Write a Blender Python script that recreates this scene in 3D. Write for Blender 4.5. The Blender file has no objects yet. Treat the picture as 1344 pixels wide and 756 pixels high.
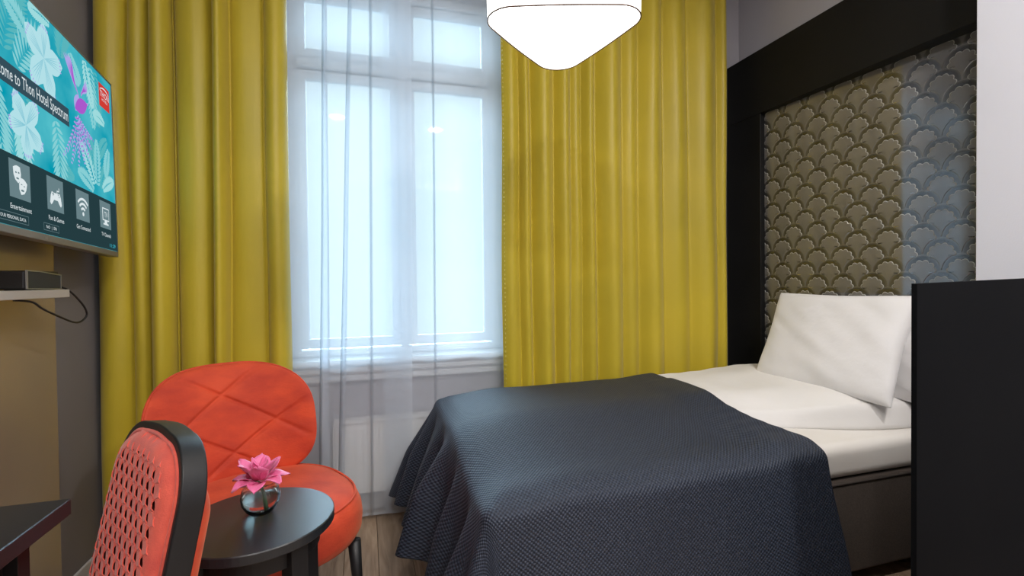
import bpy, bmesh, math, random
from mathutils import Vector, Matrix
random.seed(7)
C = bpy.context.scene.collection
SC = bpy.context.scene
PI = math.pi
# ---------------------------------------------------------------- camera
yaw, pitch, roll = .29254, .015868, -.01101
cam = bpy.data.cameras.new('camera'); co = bpy.data.objects.new('camera', cam); C.objects.link(co)
cam.sensor_width = 36.0; cam.lens = 36.0 * 637.2 / 1344.0; cam.clip_start = .02
fw = Vector((math.sin(yaw)*math.cos(pitch), math.cos(yaw)*math.cos(pitch), -math.sin(pitch)))
rt = Vector((math.cos(yaw), -math.sin(yaw), 0)); up = rt.cross(fw)
r2 = rt*math.cos(roll) + up*math.sin(roll); u2 = -rt*math.sin(roll) + up*math.cos(roll)
co.matrix_world = Matrix(((r2.x, u2.x, -fw.x, 0), (r2.y, u2.y, -fw.y, 0), (r2.z, u2.z, -fw.z, 1.2), (0, 0, 0, 1)))
SC.camera = co
# ---------------------------------------------------------------- sky, lights, exposure
w = bpy.data.worlds.new('overcast_sky'); SC.world = w; w.use_nodes = True
bg = w.node_tree.nodes['Background']; bg.inputs[0].default_value = (.72, .88, .96, 1); bg.inputs[1].default_value = 1.12
SC.view_settings.view_transform = 'Standard'; SC.view_settings.look = 'None'
SC.view_settings.gamma = 1.0; SC.view_settings.exposure = 0.0; SC.view_settings.use_curve_mapping = False
def area(name, loc, rot, sx, sy, power, col):
    l = bpy.data.lights.new(name, 'AREA'); l.shape = 'RECTANGLE'; l.size = sx; l.size_y = sy; l.energy = power; l.color = col
    o = bpy.data.objects.new(name, l); C.objects.link(o); o.location = loc; o.rotation_euler = rot; return o
for dx, dy in ((-.3, -.55), (.9, -.75), (1.45, .15), (.6, -1.7)):          # round ceiling downlights behind the camera
    l_ = area('ceiling_downlight', (dx, dy, 3.17), (0, 0, 0), .16, .16, 31, (1, .955, .91)); l_.data.shape = 'DISK'
def sun(name, d, energy, angle, col):           # soft directional daylight of an overcast sky, down the courtyard into the window
    l = bpy.data.lights.new(name, 'SUN'); l.energy = energy; l.angle = math.radians(angle); l.color = col
    o = bpy.data.objects.new(name, l); C.objects.link(o); o.rotation_euler = Vector(d).to_track_quat('-Z', 'Y').to_euler(); return o
sun('overcast_daylight', (.05, -1, -.75), 14.0, 60, (.60, .82, 1.0))

# ---------------------------------------------------------------- helpers
def tag(o, label=None, cat=None, group=None, kind=None):
    if label: o['label'] = label
    if cat: o['category'] = cat
    if group: o['group'] = group
    if kind: o['kind'] = kind
    return o
def empty(name, loc=(0, 0, 0), rz=0, **k):
    o = bpy.data.objects.new(name, None); C.objects.link(o); o.location = loc; o.rotation_euler = (0, 0, rz)
    o.empty_display_size = .1
    return tag(o, **k)
def obj(name, bm, mat, parent=None, smooth=False, **k):
    me = bpy.data.meshes.new(name)
    if isinstance(bm, tuple):
        me.from_pydata([tuple(v) for v in bm[0]], [], bm[1])
    else:
        bmesh.ops.recalc_face_normals(bm, faces=bm.faces); bm.to_mesh(me); bm.free()
    if mat: me.materials.append(mat)
    if smooth:
        for p in me.polygons: p.use_smooth = True
    o = bpy.data.objects.new(name, me); C.objects.link(o)
    if parent: o.parent = parent
    return tag(o, **k)
def bx(bm, x0, x1, y0, y1, z0, z1, bev=0, seg=2):
    r = bmesh.ops.create_cube(bm, size=1); vs = r['verts']
    for v in vs:
        v.co = Vector(((x0+x1)/2 + v.co.x*(x1-x0), (y0+y1)/2 + v.co.y*(y1-y0), (z0+z1)/2 + v.co.z*(z1-z0)))
    if bev:
        es = list({e for v in vs for e in v.link_edges})
        bmesh.ops.bevel(bm, geom=es, offset=bev, segments=seg, affect='EDGES', profile=.5)
def box(name, m, parent, x0, x1, y0, y1, z0, z1, bev=0, smooth=False, **k):
    bm = bmesh.new(); bx(bm, x0, x1, y0, y1, z0, z1, bev); return obj(name, bm, m, parent, smooth, **k)
def tube(pts, r, seg=10, caps=True, radii=None):
    pts = [Vector(p) for p in pts]; V = []; F = []
    n = len(pts); prev = None
    for i, p in enumerate(pts):
        t = (pts[min(i+1, n-1)] - pts[max(i-1, 0)]).normalized()
        if prev is None:
            a = t.orthogonal().normalized()
        else:
            a = (prev - t*prev.dot(t)).normalized()
        prev = a; b = t.cross(a); rr = radii[i] if radii else r
        for k in range(seg):
            q = 2*PI*k/seg; V.append(p + (a*math.cos(q) + b*math.sin(q))*rr)
    for i in range(n-1):
        for k in range(seg):
            F.append((i*seg+k, i*seg+(k+1) % seg, (i+1)*seg+(k+1) % seg, (i+1)*seg+k))
    if caps: F.append(tuple(range(seg))[::-1]); F.append(tuple((n-1)*seg+k for k in range(seg)))
    return V, F
def lathe(prof, seg=40, closed=False):
    V = []; F = []
    n = len(prof)
    for r, z in prof:
        for k in range(seg):
            a = 2*PI*k/seg; V.append((r*math.cos(a), r*math.sin(a), z))
    for i in range(n-1):
        for k in range(seg): F.append((i*seg+k, i*seg+(k+1) % seg, (i+1)*seg+(k+1) % seg, (i+1)*seg+k))
    if closed: F.append(tuple(range(seg))[::-1]); F.append(tuple((n-1)*seg+k for k in range(seg)))
    return V, F
def grid(nu, nv, f, wrap=False):
    V = [f(i/(nu-1) if not wrap else i/nu, j/(nv-1)) for j in range(nv) for i in range(nu)]
    F = []
    for j in range(nv-1):
        for i in range(nu if wrap else nu-1):
            F.append((j*nu+i, j*nu+(i+1) % nu, (j+1)*nu+(i+1) % nu, (j+1)*nu+i))
    return V, F
def mod(o, t, **k):
    m = o.modifiers.new(t.lower(), t)
    for a, b in k.items(): setattr(m, a, b)
    return m
def smin(x, a, b):                                   # smoothstep
    t = max(0, min(1, (x-a)/(b-a))); return t*t*(3-2*t)
def hsh(i, s=0.): return math.sin(i*127.1 + s*311.7)*43758.5453 % 1
def noise(x, y=0., z=0.):
    from mathutils import noise as N
    return N.noise(Vector((x, y, z)))

# ---------------------------------------------------------------- materials
def mat(name, col, rough=.5, metal=0, spec=.5, coat=0, sheen=0, trans=0, emit=None, es=0, ior=1.5):
    m = bpy.data.materials.new(name); m.use_nodes = True; b = m.node_tree.nodes['Principled BSDF']
    I = b.inputs; I['Base Color'].default_value = (*col, 1); I['Roughness'].default_value = rough; I['Metallic'].default_value = metal
    I['Specular IOR Level'].default_value = spec; I['Coat Weight'].default_value = coat; I['Sheen Weight'].default_value = sheen
    I['Transmission Weight'].default_value = trans; I['IOR'].default_value = ior
    if emit: I['Emission Color'].default_value = (*emit, 1); I['Emission Strength'].default_value = es
    return m
def nd(m, t, **k):
    n = m.node_tree.nodes.new(t)
    for a, b in k.items(): setattr(n, a, b)
    return n
def lk(m, a, b): m.node_tree.links.new(a, b)
def P(m): return m.node_tree.nodes['Principled BSDF']
def vary(m, c1, c2, scale, detail=3, bump=0, bscale=None, stretch=(1, 1, 1), coord='Object', dist=.01):
    tc = nd(m, 'ShaderNodeTexCoord'); mp = nd(m, 'ShaderNodeMapping'); mp.inputs['Scale'].default_value = stretch
    lk(m, tc.outputs[coord], mp.inputs[0])
    n = nd(m, 'ShaderNodeTexNoise'); n.inputs['Scale'].default_value = scale; n.inputs['Detail'].default_value = detail
    lk(m, mp.outputs[0], n.inputs['Vector'])
    r = nd(m, 'ShaderNodeValToRGB'); r.color_ramp.elements[0].color = (*c1, 1); r.color_ramp.elements[1].color = (*c2, 1)
    r.color_ramp.elements[0].position = .3; r.color_ramp.elements[1].position = .7
    lk(m, n.outputs['Fac'], r.inputs[0]); lk(m, r.outputs[0], P(m).inputs['Base Color'])
    if bump:
        n2 = nd(m, 'ShaderNodeTexNoise'); n2.inputs['Scale'].default_value = bscale or scale*8; n2.inputs['Detail'].default_value = 4
        lk(m, mp.outputs[0], n2.inputs['Vector'])
        bp = nd(m, 'ShaderNodeBump'); bp.inputs['Strength'].default_value = bump; bp.inputs['Distance'].default_value = dist
        lk(m, n2.outputs['Fac'], bp.inputs['Height']); lk(m, bp.outputs[0], P(m).inputs['Normal'])
    return m
M = {}
M['wall'] = vary(mat('grey_wall_paint', (.3, .29, .31), .7), (.42, .41, .45), (.45, .44, .48), 2, bump=.05, bscale=180)
M['wall_left'] = vary(mat('taupe_wall_paint', (.3, .29, .31), .7), (.20, .185, .185), (.22, .205, .205), 2, bump=.05, bscale=180)
M['white_wall'] = vary(mat('pale_wall_paint', (.6, .59, .63), .7), (.72, .74, .83), (.76, .78, .87), 2, bump=.05, bscale=180)
M['ceiling'] = vary(mat('white_ceiling_paint', (.8, .8, .8), .8), (.78, .78, .78), (.82, .82, .82), 3)
M['white_paint'] = vary(mat('white_joinery_paint', (.8, .8, .8), .6, spec=.3), (.76, .78, .80), (.80, .82, .84), 5)
M['baseboard'] = vary(mat('baseboard_paint', (.6, .6, .6), .4), (.5, .5, .52), (.54, .54, .56), 5)
M['radiator'] = vary(mat('radiator_enamel', (.8, .78, .76), .35), (.8, .78, .76), (.84, .82, .8), 5)
M['black'] = vary(mat('black_lacquer', (.012, .012, .013), .42, spec=.35), (.010, .010, .011), (.016, .016, .017), 6, bump=.03, bscale=300)
M['black_top'] = vary(mat('black_table_laminate', (.02, .022, .025), .33), (.015, .017, .02), (.02, .023, .027), 8, bump=.02, bscale=400)
M['black_panel'] = vary(mat('black_board', (.012, .012, .012), .6, spec=.05), (.004, .0045, .0055), (.006, .0065, .0075), 3)
M['frame_black'] = vary(mat('black_headboard_lacquer', (.01, .01, .01), .55, spec=.2), (.007, .007, .007), (.010, .010, .010), 3)
M['bronze_panel'] = vary(mat('satin_bronze_laminate', (.3, .25, .18), .24, metal=.55), (.50, .41, .30), (.56, .46, .34), 2)
M['shelf'] = vary(mat('pale_shelf_laminate', (.5, .46, .4), .35), (.42, .39, .34), (.46, .43, .38), 4)
M['plastic'] = mat('black_plastic', (.012, .012, .013), .35)
M['grille'] = mat('speaker_grille', (.02, .022, .024), .5)
M['silver'] = mat('silver_trim', (.45, .47, .5), .3, metal=.9)
M['bezel'] = mat('grey_tv_bezel', (.26, .26, .27), .35, metal=.5)
M['cable'] = mat('black_cable_rubber', (.01, .01, .01), .5)
M['copper'] = mat('bronze_lamp_trim', (.12, .07, .05), .4, metal=.5)
M['linen'] = vary(mat('white_bed_linen', (.8, .78, .76), .8, sheen=.2), (.76, .745, .73), (.81, .79, .78), 3, bump=.25, bscale=9, dist=.012)
M['pillow'] = vary(mat('white_pillowcase', (.8, .8, .8), .8, sheen=.2), (.78, .775, .78), (.82, .81, .82), 3, bump=.35, bscale=9, dist=.012)
M['sheet'] = vary(mat('white_fitted_sheet', (.8, .78, .76), .8), (.78, .745, .70), (.82, .79, .75), 3, bump=.2, bscale=6, dist=.01)
M['bed_base'] = vary(mat('brown_box_spring_fabric', (.05, .04, .035), .9), (.055, .042, .034), (.085, .066, .054), 260, bump=.5, bscale=500, dist=.002)
M['velvet'] = vary(mat('coral_velvet', (.7, .08, .02), .75, sheen=.35), (.48, .034, .014), (.72, .075, .022), 7, detail=8, bump=.25, bscale=90, stretch=(1, 1, 2.2), dist=.003)
P(M['velvet']).inputs['Sheen Tint'].default_value = (1, .45, .25, 1)
M['slit_fabric'] = vary(mat('slit_coral_fabric', (.6, .06, .05), .8, sheen=.3), (.62, .075, .055), (.80, .12, .075), 25, bump=.3, bscale=300, dist=.002)
M['slit_dark'] = mat('dark_red_underlay', (.15, .018, .016), .9)
M['glass'] = mat('clear_vase_glass', (.9, .95, .95), .02, trans=1, ior=1.45)
M['stem'] = mat('green_stem', (.06, .14, .03), .5)
# flooring
def wood():
    m = mat('oak_plank', (.3, .2, .12), .42)
    tc = nd(m, 'ShaderNodeTexCoord'); oi = nd(m, 'ShaderNodeObjectInfo')
    ad = nd(m, 'ShaderNodeVectorMath', operation='ADD'); sc = nd(m, 'ShaderNodeVectorMath', operation='SCALE')
    cb = nd(m, 'ShaderNodeCombineXYZ'); lk(m, oi.outputs['Random'], cb.inputs[0]); lk(m, oi.outputs['Random'], cb.inputs[2])
    lk(m, cb.outputs[0], sc.inputs[0]); sc.inputs['Scale'].default_value = 37
    lk(m, tc.outputs['Object'], ad.inputs[0]); lk(m, sc.outputs[0], ad.inputs[1])
    mp = nd(m, 'ShaderNodeMapping'); mp.inputs['Scale'].default_value = (16, 1.3, 4); lk(m, ad.outputs[0], mp.inputs[0])
    n = nd(m, 'ShaderNodeTexNoise'); n.inputs['Scale'].default_value = 2.2; n.inputs['Detail'].default_value = 7; n.inputs['Distortion'].default_value = 1.2
    lk(m, mp.outputs[0], n.inputs['Vector'])
    r = nd(m, 'ShaderNodeValToRGB'); e = r.color_ramp.elements
    e[0].position = .28; e[0].color = (.27, .18, .115, 1); e[1].position = .72; e[1].color = (.50, .37, .26, 1)
    lk(m, n.outputs['Fac'], r.inputs[0])
    hs = nd(m, 'ShaderNodeHueSaturation'); mr = nd(m, 'ShaderNodeMapRange'); mr.inputs[3].default_value = .78; mr.inputs[4].default_value = 1.2
    lk(m, oi.outputs['Random'], mr.inputs[0]); lk(m, mr.outputs[0], hs.inputs['Value']); lk(m, r.outputs[0], hs.inputs['Color'])
    lk(m, hs.outputs[0], P(m).inputs['Base Color'])
    b = nd(m, 'ShaderNodeBump'); b.inputs['Strength'].default_value = .15; b.inputs['Distance'].default_value = .003
    lk(m, n.outputs['Fac'], b.inputs['Height']); lk(m, b.outputs[0], P(m).inputs['Normal'])
    return m
M['oak'] = wood()
M['floor_gap'] = mat('dark_subfloor', (.05, .035, .025), .8)
# curtain satin: olive yellow, fine vertical threads
def curtain_mat():
    m = mat('olive_yellow_satin', (.42, .33, .02), .42, sheen=.15, spec=.45)
    vary(m, (.47, .37, .026), (.60, .46, .03), 1.6, detail=2)
    tc = nd(m, 'ShaderNodeTexCoord'); mp = nd(m, 'ShaderNodeMapping'); mp.inputs['Scale'].default_value = (700, 700, 30)
    n = nd(m, 'ShaderNodeTexNoise'); n.inputs['Scale'].default_value = 1; lk(m, tc.outputs['Object'], mp.inputs[0]); lk(m, mp.outputs[0], n.inputs['Vector'])
    b = nd(m, 'ShaderNodeBump'); b.inputs['Strength'].default_value = .25; b.inputs['Distance'].default_value = .001
    lk(m, n.outputs['Fac'], b.inputs['Height']); lk(m, b.outputs[0], P(m).inputs['Normal'])
    return m
M['curtain'] = curtain_mat()
def sheer_mat():
    m = bpy.data.materials.new('white_sheer_voile'); m.use_nodes = True; nt = m.node_tree; nt.nodes.clear()
    out = nd(m, 'ShaderNodeOutputMaterial'); tr = nd(m, 'ShaderNodeBsdfTransparent'); tl = nd(m, 'ShaderNodeBsdfTranslucent'); df = nd(m, 'ShaderNodeBsdfDiffuse')
    tl.inputs[0].default_value = (.82, .9, .98, 1); df.inputs[0].default_value = (.82, .88, .96, 1)
    a = nd(m, 'ShaderNodeMixShader'); a.inputs[0].default_value = .5; lk(m, tl.outputs[0], a.inputs[1]); lk(m, df.outputs[0], a.inputs[2])
    # denser where the cloth is seen edge on
    lw = nd(m, 'ShaderNodeLayerWeight'); lw.inputs[0].default_value = .35
    mr = nd(m, 'ShaderNodeMapRange'); mr.inputs[3].default_value = .47; mr.inputs[4].default_value = .64
    lk(m, lw.outputs['Facing'], mr.inputs[0])
    b = nd(m, 'ShaderNodeMixShader'); lk(m, mr.outputs[0], b.inputs[0]); lk(m, tr.outputs[0], b.inputs[1]); lk(m, a.outputs[0], b.inputs[2])
    lk(m, b.outputs[0], out.inputs[0]); return m
M['sheer'] = sheer_mat()
def pane_mat():
    m = bpy.data.materials.new('window_glass'); m.use_nodes = True; nt = m.node_tree; nt.nodes.clear()
    out = nd(m, 'ShaderNodeOutputMaterial'); tr = nd(m, 'ShaderNodeBsdfTransparent'); tr.inputs[0].default_value = (.94, .97, .97, 1)
    gl = nd(m, 'ShaderNodeBsdfGlossy'); gl.inputs['Roughness'].default_value = .02
    fr = nd(m, 'ShaderNodeFresnel'); fr.inputs[0].default_value = 1.45
    a = nd(m, 'ShaderNodeMixShader'); lk(m, fr.outputs[0], a.inputs[0]); lk(m, tr.outputs[0], a.inputs[1]); lk(m, gl.outputs[0], a.inputs[2])
    lk(m, a.outputs[0], out.inputs[0]); return m
M['pane'] = pane_mat()
def weave(name, base, hi, pitch, rough=.52):
    m = mat(name, base, rough, spec=.4)
    uv = nd(m, 'ShaderNodeUVMap'); sp = nd(m, 'ShaderNodeSeparateXYZ'); lk(m, uv.outputs[0], sp.inputs[0])
    def sn(o, ph):
        a = nd(m, 'ShaderNodeMath', operation='MULTIPLY'); a.inputs[1].default_value = 2*PI/pitch; lk(m, o, a.inputs[0])
        b = nd(m, 'ShaderNodeMath', operation='SINE'); lk(m, a.outputs[0], b.inputs[0]); return b.outputs[0]
    a = nd(m, 'ShaderNodeMath', operation='MULTIPLY'); lk(m, sn(sp.outputs[0], 0), a.inputs[0]); lk(m, sn(sp.outputs[1], 0), a.inputs[1])
    n = nd(m, 'ShaderNodeTexNoise'); n.inputs['Scale'].default_value = 60; lk(m, uv.outputs[0], n.inputs['Vector'])
    s = nd(m, 'ShaderNodeMath', operation='MULTIPLY_ADD'); lk(m, n.outputs['Fac'], s.inputs[0]); s.inputs[1].default_value = .8; lk(m, a.outputs[0], s.inputs[2])
    r = nd(m, 'ShaderNodeMapRange'); r.inputs[1].default_value = -.4; r.inputs[2].default_value = 1.3; lk(m, s.outputs[0], r.inputs[0])
    mx = nd(m, 'ShaderNodeMix', data_type='RGBA'); mx.inputs[6].default_value = (*base, 1); mx.inputs[7].default_value = (*hi, 1)
    lk(m, r.outputs[0], mx.inputs[0]); lk(m, mx.outputs[2], P(m).inputs['Base Color'])
    b = nd(m, 'ShaderNodeBump'); b.inputs['Strength'].default_value = .8; b.inputs['Distance'].default_value = .003
    lk(m, r.outputs[0], b.inputs['Height']); lk(m, b.outputs[0], P(m).inputs['Normal']); return m
M['spread'] = weave('navy_basket_weave', (.006, .010, .022), (.046, .060, .092), .0135)
def glossy_print(name, attr=False, col=(.1, .1, .1)):
    m = mat(name, col, .55, spec=.3); nt = m.node_tree; out = [n for n in nt.nodes if n.type == 'OUTPUT_MATERIAL'][0]
    if attr:
        at = nd(m, 'ShaderNodeVertexColor'); at.layer_name = 'print'; lk(m, at.outputs[0], P(m).inputs['Base Color'])
    gl = nd(m, 'ShaderNodeBsdfGlossy'); gl.inputs['Roughness'].default_value = .045
    mx = nd(m, 'ShaderNodeMixShader'); fr = nd(m, 'ShaderNodeFresnel'); fr.inputs[0].default_value = 2.2
    lk(m, fr.outputs[0], mx.inputs[0]); lk(m, P(m).outputs[0], mx.inputs[1]); lk(m, gl.outputs[0], mx.inputs[2]); lk(m, mx.outputs[0], out.inputs[0])
    return m
M['print'] = glossy_print('glossy_scallop_print', True)
M['print_base'] = glossy_print('glossy_print_ground', False, (.13, .127, .123))
def emis(name, col, s=1):
    m = bpy.data.materials.new(name); m.use_nodes = True; m.node_tree.nodes.clear()
    o = nd(m, 'ShaderNodeOutputMaterial'); e = nd(m, 'ShaderNodeEmission'); e.inputs[0].default_value = (*col, 1); e.inputs[1].default_value = s
    lk(m, e.outputs[0], o.inputs[0]); return m
M['shade'] = emis('lit_lamp_fabric', (1, .955, .90), 2.6)
M['diffuser'] = emis('lit_lamp_diffuser', (1, .96, .91), 6.0)

# ================================================================ SETTING
XL, XR, YB, YR, ZC, YA = -1.10, 2.30, 2.66, -2.4, 3.2, 1.222
XS = 2.155
fl = box('floor', M['floor_gap'], None, XL-.1, 3.3, YR-.1, YB+.1, -.06, -.012); tag(fl, kind='structure')
pw, plen = .142, 1.25
bmp = bmesh.new(); bx(bmp, 0, pw-.0016, 0, plen-.0016, -.012, 0, .0012, 1)
mp_ = bpy.data.meshes.new('plank'); bmp.to_mesh(mp_); bmp.free(); mp_.materials.append(M['oak'])
i = 0; x = XL
while x < 3.2:
    y = YR - hsh(i, 1)*plen
    while y < YB:
        if y+plen > -0.9:
            o = bpy.data.objects.new('plank', mp_); C.objects.link(o); o.parent = fl; o.location = (x, y, 0)
        y += plen
    x += pw; i += 1
tag(box('floor', M['oak'], None, XL, 3.3, YR, -.9, -.012, -.0005), kind='structure')
tag(box('ceiling', M['ceiling'], None, XL-.1, 3.3, YR-.1, YB+.5, ZC, ZC+.08), kind='structure')
tag(box('wall_left', M['wall_left'], None, XL-.1, XL, YR, YB+.1, 0, ZC), kind='structure')
tag(box('wall_right', M['wall'], None, XR+.085, XR+.2, YA-.3, YB+.1, 0, ZC), kind='structure')
tag(box('wall_rear', M['wall'], None, XL-.1, 3.3, YR-.1, YR, 0, ZC), kind='structure')
tag(box('wall_alcove', M['white_wall'], None, XS, XS+.3, YR, YA, 0, ZC, .002), kind='structure')
# back wall with window opening
WX0, WX1, WZ0, WZ1 = -.40, .84, .78, 2.80
bm = bmesh.new()
bx(bm, XL-.1, WX0, YB, YB+.3, 0, ZC); bx(bm, WX1, XR+.1, YB, YB+.3, 0, ZC); bx(bm, WX0, WX1, YB, YB+.3, 0, WZ0-.09); bx(bm, WX0, WX1, YB, YB+.3, WZ1, ZC)
tag(obj('wall_back', bm, M['wall']), kind='structure')
# window: fixed frame, four sashes, hinges, panes
YW = 2.78
win = empty('window_1', ((WX0+WX1)/2, YW, WZ0), kind='structure'); ox, oz = (WX0+WX1)/2, WZ0
def wl(bm, x0, x1, z0, z1, y0, y1, bev=.004): bx(bm, x0-ox, x1-ox, y0-YW, y1-YW, z0-oz, z1-oz, bev, 1)
XM = .21
bm = bmesh.new()
wl(bm, WX0, -.335, WZ0, WZ1, 2.775, 2.90); wl(bm, .715, WX1, WZ0, WZ1, 2.775, 2.90)
wl(bm, -.335, .715, WZ0-.01, .835, 2.775, 2.90); wl(bm, -.335, .715, 2.75, WZ1, 2.775, 2.90)
wl(bm, -.335, .715, 2.335, 2.385, 2.765, 2.90); wl(bm, XM-.022, XM+.022, .835, 2.75, 2.77, 2.90)
obj('window_frame', bm, M['white_paint'], win)
def sash(x0, x1, z0, z1, name):
    bm = bmesh.new(); t = .045
    wl(bm, x0, x0+t, z0, z1, 2.785, 2.835, .006); wl(bm, x1-t, x1, z0, z1, 2.785, 2.835, .006)
    wl(bm, x0+t, x1-t, z0, z0+t+.005, 2.785, 2.835, .006); wl(bm, x0+t, x1-t, z1-t-.005, z1, 2.785, 2.835, .006)
    s = obj(name, bm, M['white_paint'], win)
    bm = bmesh.new(); wl(bm, x0+t-.004, x1-t+.004, z0+t, z1-t, 2.808, 2.812, 0); obj('pane', bm, M['pane'], s)
for a, b in ((-.335, XM-.022), (XM+.022, .715)):
    sash(a, b, .845, 2.328, 'sash'); sash(a, b, 2.392, 2.745, 'sash')
for x in (XM-.03, XM+.03):
    for z in (2.20, 2.45):
        obj('hinge', tube([(x-ox, -.022, z-oz), (x-ox, -.022, z-oz+.07)], .011, 10), M['white_paint'], win, True)
bm = bmesh.new()
wl(bm, WX0-.06, WX1+.06, .775, .805, 2.575, 2.785, .01); wl(bm, WX0-.05, WX1+.05, .73, .775, 2.60, 2.70, .012); wl(bm, WX0-.05, WX1+.05, .69, .73, 2.62, 2.70, .006)
wl(bm, WX0, WX1, .805, .835, 2.735, 2.785, .008)
obj('window_sill', bm, M['white_paint'], win)
def bboard(name, x0, x1, y0, y1):
    bm = bmesh.new(); bx(bm, x0, x1, y0, y1, 0, .08, .004, 1); tag(obj(name, bm, M['baseboard']), kind='structure')
bboard('baseboard_left', XL, XL+.012, YR, YB); bboard('baseboard_back', XL+.012, XR, YB-.012, YB)
tag(box('trim_1', M['bronze_panel'], None, XL, -1.078, -.4, 2.16, .0, 1.47, .002), kind='structure')

# ================================================================ RADIATOR
rad = empty('radiator', (.36, 2.622, .1), label='white panel radiator on the wall below the window', cat='radiator')
bm = bmesh.new(); bx(bm, -.52, .52, -.045, -.03, .02, .385, .006)
for k in range(26):
    xx = -.49 + k*.0392; bx(bm, xx-.012, xx+.012, -.052, -.043, .04, .36, .004, 1)
obj('front_panel', bm, M['radiator'], rad)
box('back_panel', M['radiator'], rad, -.51, .51, .0, .02, .02, .38, .004)
bm = bmesh.new(); bx(bm, -.525, .525, -.055, .025, .383, .398, .003, 1); obj('top_grille', bm, M['radiator'], rad)
for s in (-1, 1): box('side_cover', M['radiator'], rad, s*.525-.004, s*.525+.004, -.052, .022, .02, .39, .002)
for s in (-1, 1): box('bracket', M['radiator'], rad, s*.35-.015, s*.35+.015, .018, .037, .1, .3)
for x in (-.45,): obj('pipe', tube([(x, -.01, -.1), (x, -.01, .03)], .009), M['radiator'], rad, True)

# ================================================================ CURTAINS
def pleated(xs, depths, y0, z0, z1, nv=46, lean=0., seed=0, per=14, ex_=.62):
    """xs: fold valleys across the width; cloth bulges towards the room between them"""
    cols = []
    for i in range(len(xs)-1):
        for k in range(per + (1 if i == len(xs)-2 else 0)):
            cols.append((i, k/per))
    V = []
    for j in range(nv):
        q = j/(nv-1); z = z0 + (z1-z0)*q
        for (i, u) in cols:
            a, b = xs[i], xs[i+1]
            dr = lambda n: .016*noise(n*3.1+seed, q*1.6, 5.)*(1 if 0 < n < len(xs)-1 else .3)
            xa, xb = a+dr(i), b+dr(i+1)
            s = abs(math.sin(PI*min(1, max(0, u))))**ex_
            x = xa + (xb-xa)*u
            d = depths[i]*(1 + .25*noise(i*7.7+seed, q*2.2, 1.))
            y = y0 - d*s + .008*noise(x*5+seed, q*3.0, 2.) + .004*math.sin((x+seed)*48)*abs(noise(x*9, q*1.2, seed))
            V.append((x + lean*(1-q) + .006*noise(x*4, q*4., seed), y, z))
    n = len(cols)
    F = [(j*n+i, j*n+i+1, (j+1)*n+i+1, (j+1)*n+i) for j in range(nv-1) for i in range(n-1)]
    return V, F
def curtain(xs, ds, label, seed, lean=0., ex_=.62):
    o = obj('curtain', pleated(xs, ds, 2.488, .015, 3.18, seed=seed, lean=lean, ex_=ex_), M['curtain'], None, True, label=label, cat='curtain', group=None)
    mod(o, 'SOLIDIFY', thickness=.003, offset=0); mod(o, 'SUBSURF', levels=1, render_levels=1); return o
cl = curtain([-1.078, -.955, -.875, -.795, -.775, -.64, -.575, -.425, -.33], [.06, .055, .085, .015, .06, .10, .035, .07],
             'olive yellow satin curtain hanging behind the television and the round red chair', 3.0, -.012, .5)
cr = curtain([.70, .79, .865, .99, 1.09, 1.16, 1.25, 1.415, 1.52, 1.68, 1.85, 2.06, 2.135], [.035, .045, .07, .06, .02, .05, .075, .03, .075, .05, .07, .03],
             'olive yellow satin curtain hanging between the window and the headboard, behind the bed', 9.0, 0., 1.1)
M['hem'] = mat('curtain_hem_stitching', (.5, .42, .06), .6)
bm = bmesh.new()
for k in range(130):
    z = .05 + k*.024; bx(bm, .7025, .7065, 2.466, 2.470, z, z+.009)
h = obj('hem_stitch', bm, M['hem'], cr, kind='stuff')
def sheer_poly(pts, seed, label):
    """pts: (x at top, x at bottom, y) polyline across the width; consecutive x may step back, making a folded overlap"""
    V = []; nv = 30; dens = []
    for i in range(len(pts)-1):
        n = max(2, int(abs(pts[i+1][0]-pts[i][0])/.018))
        for k in range(n): dens.append((i, k/n))
    dens.append((len(pts)-2, 1.))
    for j in range(nv):
        q = j/(nv-1)
        for (i, u) in dens:
            a, b = pts[i], pts[i+1]
            xt = a[0]+(b[0]-a[0])*u; xb = a[1]+(b[1]-a[1])*u; y = a[2]+(b[2]-a[2])*u
            x = xt*q + xb*(1-q)
            V.append((x + .004*noise(x*5, q*3, seed), y + .012*math.sin(x*21+seed)*(.6+.4*math.sin(q*3)) + .006*noise(x*12, q*2, seed), .022 + q*3.15))
    n = len(dens)
    F = [(j*n+i, j*n+i+1, (j+1)*n+i+1, (j+1)*n+i) for j in range(nv-1) for i in range(n-1)]
    o = obj('sheer_curtain', (V, F), M['sheer'], None, True, label=label, cat='curtain')
    # hem: a denser doubled strip along the foot
    V2 = [(v[0], v[1]-.003, v[2]) for v in V[:n]] + [(v[0], v[1]-.003, v[2]+.012) for v in V[:n]]
    obj('hem', (V2, [(i, i+1, n+i+1, n+i) for i in range(n-1)]), M['sheer'], o, True)
    return o
sheer_poly([(-.40, -.38, 2.53), (-.155, -.18, 2.535), (-.168, -.235, 2.528), (-.03, -.12, 2.535), (-.043, -.15, 2.53), (.055, .02, 2.535), (.043, .01, 2.53), (.25, .215, 2.535)],
           1., 'white sheer voile curtain over the left half of the window')
sheer_poly([(.105, .075, 2.550), (.24, .22, 2.556), (.36, .345, 2.556), (.35, .335, 2.550), (.52, .52, 2.556), (.80, .80, 2.556)],
           4., 'white sheer voile curtain over the right half of the window')

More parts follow.
